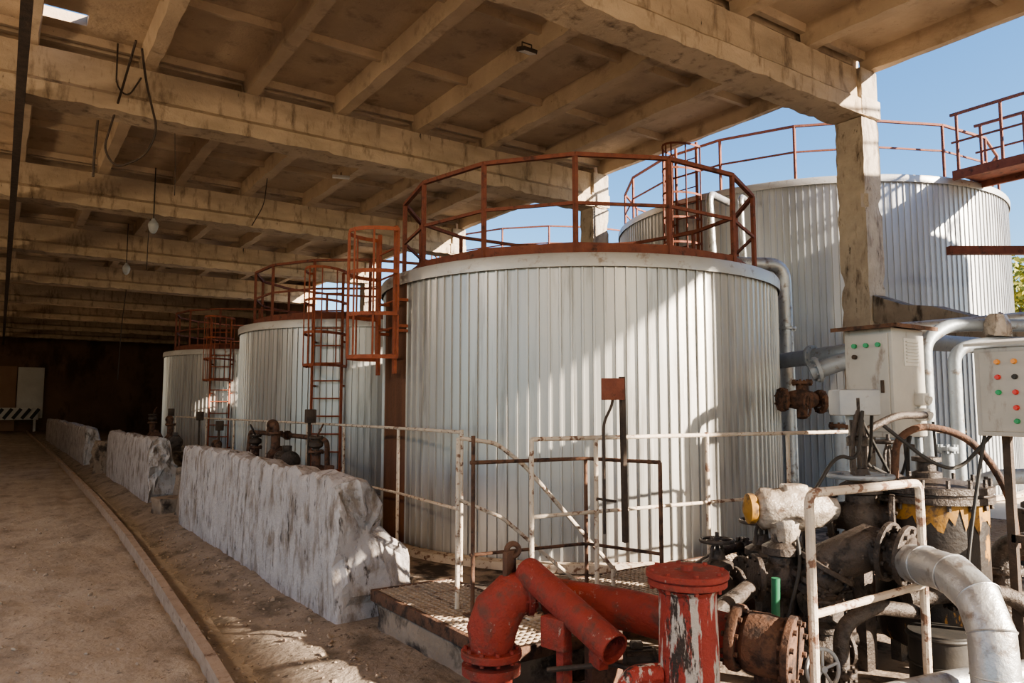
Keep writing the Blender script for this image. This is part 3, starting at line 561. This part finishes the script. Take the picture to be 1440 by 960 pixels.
def pump(x,y,s,rz,lab,mm=MCI,base=.14,lift=0,grp='pump units',wh=True):
    root=thing('pump_unit',lab,'pump',(x,y,base),grp)
    R=Matrix.Rotation(rz,3,'Z')
    def W(p): return V((x,y,base+lift))+R@(V(p)*s)
    ax=R@V((1,0,0))
    b=B();b.box(W((0,0,.05-lift/2/s)),(.9*s,.32*s,.1*s+lift),rz=rz,bev=.01);done(b,'base_frame',MDK if not lift else MSL,root)
    b=B();b.lathe(W((-.42,0,.28)),ax,[(.06*s,0),(.13*s,.02*s),(.13*s,.06*s),(.12*s,.07*s),(.12*s,.36*s),(.13*s,.37*s),(.13*s,.4*s),(.05*s,.42*s),(.03*s,.44*s),(.03*s,.54*s)],24)
    for k in range(12):
        t=2*pi*k/12;c=W((-.2,.125*math.cos(t),.28+.125*math.sin(t)));b.bar(c-ax*.14*s,c+ax*.14*s,.012*s,.012*s)
    b.box(W((-.22,0,.43)),(.13*s,.1*s,.08*s),rz=rz,bev=.008);b.box(W((-.22,0,.14)),(.25*s,.2*s,.1*s),rz=rz)
    done(b,'motor',mm,root)
    b=B();b.lathe(W((.12,0,.28)),ax,[(.06*s,0),(.15*s,.03*s),(.17*s,.09*s),(.15*s,.15*s),(.09*s,.18*s),(.07*s,.3*s)],22);b.flange(W((.43,0,.28)),ax,.11*s,.03*s,8,.009)
    b.tube([W((.2,.05,.4)),W((.2,.05,.62))],.06*s,14);b.flange(W((.2,.05,.62)),(0,0,1),.1*s,.03*s,8,.009);b.box(W((.2,0,.12)),(.12*s,.16*s,.14*s),rz=rz);done(b,'pump_casing',MBR if mm is MCI else mm,root)
    if wh:
        b=B();b.tube([W((.2,.05,.62)),W((.2,.05,.80))],.045*s,12);b.lathe(W((.2,.05,.66)),(0,0,1),[(.05*s,0),(.09*s,.03*s),(.09*s,.08*s),(.05*s,.11*s)],14);b.flange(W((.2,.05,.80)),(0,0,1),.09*s,.025*s,6,.008);done(b,'discharge_valve',MDK,root)
        b=B();b.wheel(W((.2,.0,.9)),R@V((.3,1,.5)),.08*s,.009);b.cyl(W((.2,.05,.80)),W((.2,.0,.9)),.012*s,n=8);done(b,'handwheel',mm,root)
    else:
        b=B();b.tube([W((.2,.05,.62)),W((.2,.05,.72)),W((.5,.05,.72)),W((.62,.05,.60))],.045*s,12,fil=.06);b.flange(W((.4,.05,.72)),ax,.08*s,.03*s,6,.008);done(b,'discharge_pipe',MBR,root)
pump(2.96,9.4,.95,1.5,'rusty pump and motor between wall and tank',lift=.55,wh=False)
pump(2.94,7.9,.85,1.5,'grimy pump with handwheel beside the tank',mm=MBR,lift=.45)
pump(2.95,10.9,.9,-1.6,'dark pump unit behind the low wall',lift=.35)
pump(2.95,12.3,1.0,1.5,'brown pump unit at the gap in the wall',mm=MBR,lift=.15,wh=False)
pump(2.93,16.3,1.0,1.5,'rusty pump unit beside the second wall',lift=.5,wh=False)
pump(2.95,18.6,1.0,1.5,'distant rusty pump unit near the far tank',mm=MBR,lift=.5)
for (x,y,z) in ((3.03,8.65,1.5),(3.05,13.1,1.3),(3.05,14.6,1.45),(3.05,17.4,1.5)):
    root=thing('junction_box','small box on a thin steel post','electrical box',(x,y,.14),'junction boxes on posts')
    b=B();b.bar((x,y,.14),(x,y,z),.03,.03);done(b,'post',MDK,root)
    b=B();b.box((x,y-.03,z),(.12,.08,.16),bev=.01);done(b,'box_body',MDK,root)
pipe('suction_pipe',[(3.14,8.3,.142),(3.14,8.35,1.2),(3.14,8.5,1.24),(3.15,11.6,1.24),(3.12,11.75,.142)],.03,MBR,'rusty pipe running behind the low wall',fil=.1,fl=[((3.14,9.8,1.24),(0,1,0),.06,.03)])
pump(4.75,2.98,.85,-.1,'oily pump and motor on the equipment slab',base=.11)
pump(3.0,3.0,.5,-.5,'small oily pump beside the red pipes',base=.11)
pipe('discharge_pipe',[(3.15,2.72,.36),(3.75,2.68,.36),(4.15,2.6,.36)],.05,MCI,'oily iron pipe low between the valves',fil=.05,fl=[((3.3,2.71,.36),(1,-.07,0),.09,.03),((3.7,2.68,.36),(1,-.07,0),.09,.03)])
pipe('discharge_pipe',[(2.9,2.55,.12),(2.9,2.55,.58),(3.1,2.55,.64),(3.28,2.6,.66)],.045,MCI,'small dark iron bend by the red pipes',fil=.1,fl=[((2.9,2.55,.42),(0,0,1),.08,.03)])
pipe('discharge_pipe',[(5.05,2.55,.112),(5.05,2.45,1.0),(5.35,2.3,1.15),(6.4,1.9,1.15)],.05,MGP,'grey pipe rising behind the black vessel',fil=.12,fl=[((5.05,2.47,.8),(0,0,1),.09,.04)])
pipe('discharge_pipe',[(4.55,2.72,.112),(4.55,2.68,1.45),(4.8,2.6,1.55),(5.15,2.6,1.55)],.025,MCI,'narrow rusty riser pipe near the cabinet',fil=.08)
pipe('discharge_pipe',[(5.2,2.2,.112),(5.2,2.2,.75),(5.2,1.6,.85)],.07,MCI,'dark iron pipe behind the vessel',fil=.12,fl=[((5.2,2.2,.6),(0,0,1),.12,.035)])
pipe('discharge_pipe',[(3.5,3.2,.112),(3.5,3.2,.62),(3.8,3.18,.72),(4.3,3.15,.72),(4.5,3.18,.6),(4.5,3.2,.112)],.03,MCI,'dark looping bypass pipe in front of the grating',fil=.1,fl=[((3.95,3.17,.72),(1,-.1,0),.06,.025)])
pipe('discharge_pipe',[(4.0,2.15,.6),(4.15,2.05,.62),(4.5,1.86,.62),(4.6,1.7,.4),(4.6,1.65,.112)],.045,MCI,'oily pipe curling around the black vessel',fil=.12,fl=[((4.2,2.02,.62),(1,-.5,0),.085,.03)])
pipe('discharge_pipe',[(3.22,2.05,.112),(3.22,2.05,.6),(3.4,2.0,.68),(3.7,1.95,.62)],.035,MCI,'small flanged riser beside the silver elbow',fil=.08,fl=[((3.22,2.05,.4),(0,0,1),.065,.025)])
pipe('discharge_pipe',[(5.75,2.75,.142),(5.75,2.75,1.3)],.04,MGP,'grey pipe rising beside the cabinet',fil=0,fl=[((5.75,2.75,.7),(0,0,1),.075,.03),((5.75,2.75,1.3),(0,0,1),.07,.03)])
pipe('discharge_pipe',[(3.0,2.72,.5),(3.3,2.66,.5),(3.32,2.45,.45),(3.6,2.2,.45)],.03,MCI,'greasy crossover pipe under the wrapped actuator',fil=.08,fl=[((3.15,2.69,.5),(1,-.2,0),.055,.02)])
pipe('conduit_pipe',[(5.4,2.78,.142),(5.4,2.78,1.38)],.014,MGP,'thin grey conduit rising into the cabinet',fil=0,n=8)
pipe('conduit_pipe',[(5.32,2.76,.142),(5.32,2.76,.9),(5.0,2.6,1.0),(4.7,2.65,.9)],.012,MDK,'thin dark conduit leaving the cabinet',fil=.08,n=8)
for (x,y,s) in ((3.7,1.75,.04),(4.0,2.75,.06),(3.0,1.7,.05),(2.7,2.9,.06),(3.2,2.95,.05),(2.75,3.1,.07),(2.6,2.55,.05),(3.9,1.72,.05)):
    b=B();b.box((x,y,.11+s*.5),(s*2.2,s*1.5,s),rz=x*7,bev=s*.2)
    for v in b.bm.verts: v.co+=V((fz(v.co,20,.02),fz(v.co,20,.02,3),0))
    done(b,'debris_lump',MSL,loc=(x,y,.11),label='small oil soaked concrete lump on the slab',cat='debris',group='debris on the slab')
for pts in ([(4.2,2.42,1.6),(4.3,2.5,1.3),(4.5,2.65,1.25),(5.1,2.75,1.1),(5.3,2.78,1.4)],[(3.6,2.5,1.0),(3.75,2.5,.7),(3.95,2.7,.4),(4.3,2.75,.15)],[(5.5,2.72,1.5),(5.45,2.68,1.1),(5.4,2.75,.6),(5.3,2.8,.16)],[(2.9,2.9,.14),(3.1,2.3,.16),(3.3,1.95,.16),(3.8,1.9,.16)],[(5.25,2.8,1.4),(5.1,2.7,1.0),(5.3,2.6,.6),(5.2,2.7,.15)],[(5.3,2.8,1.4),(4.9,2.6,.9),(4.7,2.62,1.2),(4.2,2.5,1.55)],[(4.4,1.9,1.5),(4.3,1.95,1.0),(4.2,1.95,.7),(4.3,1.95,.15)],[(3.6,2.45,1.1),(3.8,2.4,1.35),(4.0,2.4,1.3),(4.1,2.42,1.58)],[(3.55,2.5,.95),(3.45,2.4,.8),(3.3,2.4,.5),(3.1,2.45,.14)],[(4.45,1.9,1.45),(4.4,2.05,1.25),(4.2,2.1,1.3),(4.1,2.3,1.5)]):
    b=B();b.tube(pts,.010,8,fil=.15);done(b,'power_cable',MBK,loc=pts[-1],label='black power cable looping between equipment',cat='cable',group='power cables')
# ------------------------------------------------------------------ lamps & hanging wires
root=thing('flood_light','dark rectangular floodlight fixed under the ceiling','lamp',(5.76,8.05,6.6))
b=B();b.box((5.76,8.05,6.5),(.24,.18,.06),R=Matrix.Rotation(.3,3,'X'),bev=.01);done(b,'lamp_housing',MDK,root)
b=B();b.box((5.76,8.04,6.465),(.2,.14,.01),R=Matrix.Rotation(.3,3,'X'));done(b,'lamp_glass',MWP,root)
b=B();b.tube([(5.68,8.05,6.5),(5.68,8.05,6.6),(5.84,8.05,6.6),(5.84,8.05,6.5)],.01,6);done(b,'bracket',MDK,root)
root=thing('tube_lamp','white tubular lamp hung below the ceiling','lamp',(5.78,14.9,6.6))
b=B();b.box((5.78,14.9,6.50),(.36,.1,.06),rz=-.3,bev=.01);done(b,'lamp_housing',MWP,root)
b=B();b.cyl((5.78,14.9,6.52),(5.78,14.9,6.6),.01,n=6);done(b,'bracket',MDK,root)
def fill_light(x,y,z,w,col=(1,.78,.55),rad=.25):  # warm point light added to brighten the shed interior
    ld=bpy.data.lights.new('added_fill_light','POINT');ld.energy=w;ld.color=col;ld.shadow_soft_size=rad
    lo=bpy.data.objects.new('added_fill_light',ld);lo.location=(x,y,z);COL.objects.link(lo)
for x,y,pw in ((2.61,17.8,0),(2.83,23.8,0),(-3.2,5.8,220),(-3.2,11.8,180),(-3.2,17.8,90),(-3.2,25.8,60),(-3.2,37.8,60),(-4.2,49.8,90),(-3.2,-.2,240),(1.5,-6,420)):  # powered ones are added out of view for fill; unpowered ones are in view
    root=thing('pendant_or_fill_lamp','grimy caged pendant lamp hanging from a cord','lamp',(x,y,5.85),'pendant lamps')
    b=B();b.cyl((x,y,5.75),(x,y,6.9),.012,n=6);done(b,'cord',MBK,root)
    b=B();b.lathe((x,y,5.75),(0,0,-1),[(.03,0),(.05,.04),(.10,.1),(.11,.16),(.08,.28),(.03,.34)],16);done(b,'lamp_shade',MBG,root)
    if pw: fill_light(x,y,4.6,pw)
for pts,r in (([(1.3,11.0,6.6),(1.22,11.6,6.1),(1.15,12.3,5.7),(1.1,12.4,5.45),(1.25,12.3,5.15),(1.6,12.0,5.3),(1.75,11.9,5.7),(1.5,11.4,6.2),(1.4,11.2,6.6)],.016),([(1.16,11.8,6.85),(1.16,11.75,6.2),(1.3,11.6,6.0),(1.45,11.5,6.3)],.012),([(1.0,12.35,5.85),(.98,12.4,5.3),(.98,12.4,5.0)],.018),([(2.05,12.3,5.9),(2.1,12.4,5.2),(2.1,12.4,4.9)],.006),([(2.64,18.3,6.3),(2.6,18.4,5.3),(2.6,18.4,4.7)],.01),([(4.6,16.2,6.6),(4.55,16.2,6.0),(4.3,16.2,5.5)],.01),([(3.6,30,5.9),(3.5,30,4.5),(3.45,30,2.6)],.015)):
    b=B();b.tube(pts,r,8,fil=.2);done(b,'hanging_wire',MDK,loc=pts[0],label='dark loose wire hanging from the roof',cat='wire',group='hanging wires')
for (x,y,s) in ((37,14.2,1.0),(43,17.5,1.2),(40,9,1.1)):
    root=thing('tree','autumn yellow green tree beyond the tanks','tree',(x,y,0),'outdoor trees')
    b=B();b.tube([(x,y,0),(x+.2,y,3*s),(x,y+.1,6*s)],[.25*s,.18*s,.06*s],10);b.tube([(x+.1,y,2.5*s),(x+1.2,y+.4,4.8*s)],[.1,.04],8);b.tube([(x+.1,y,3*s),(x-1.2,y-.4,5*s)],[.1,.04],8);done(b,'trunk',MTK,root)
    b=B()
    for k in range(3500):
        d=V((random.gauss(0,1),random.gauss(0,1),random.gauss(0,1))).normalized()*random.random()**.35
        c=V((x+d.x*2.6*s,y+d.y*2.6*s,5.4*s+d.z*2.9*s))
        if noise.noise(c*.9)<-.12: continue
        a,bb,_=frame(V((random.gauss(0,1),random.gauss(0,1),random.gauss(0,1))));r=.13
        b.bm.faces.new([b.bm.verts.new(c+q) for q in (a*r,bb*r,-a*r,-bb*r)])
    done(b,'foliage',MLF,root)
# ------------------------------------------------------------------ light
S=V((1,-1.7,.74)).normalized()
sd=bpy.data.lights.new('sun','SUN');sd.energy=18;sd.angle=math.radians(.6);sd.color=(1,.86,.69)
so=bpy.data.objects.new('sun',sd);so.rotation_euler=S.to_track_quat('Z','Y').to_euler();COL.objects.link(so);so.location=(20,-20,20)
w=bpy.data.worlds.new('sky');bpy.context.scene.world=w;w.use_nodes=True;nt=w.node_tree
bg=nt.nodes['Background'];sk=nt.nodes.new('ShaderNodeTexSky');sk.sky_type='NISHITA';sk.sun_disc=False
sk.sun_elevation=math.radians(30);sk.sun_rotation=math.atan2(S.x,S.y);sk.air_density=1.0;sk.dust_density=.3;sk.ozone_density=3
hs=nt.nodes.new('ShaderNodeHueSaturation');hs.inputs['Saturation'].default_value=1.2
nt.links.new(sk.outputs[0],hs.inputs['Color']);nt.links.new(hs.outputs[0],bg.inputs[0]);bg.inputs[1].default_value=.23
cam=bpy.data.cameras.new('camera');cam.sensor_width=36;cam.lens=26.25;cam.clip_end=500
co=bpy.data.objects.new('camera',cam);co.location=(0,0,1.6);co.rotation_euler=(math.radians(90)+math.atan(93/1050),0,math.radians(-34.4));COL.objects.link(co)
bpy.context.scene.camera=co
vs=bpy.context.scene.view_settings
vs.exposure=.5
try: vs.look='AgX - Medium High Contrast'
except Exception as e: print(e)
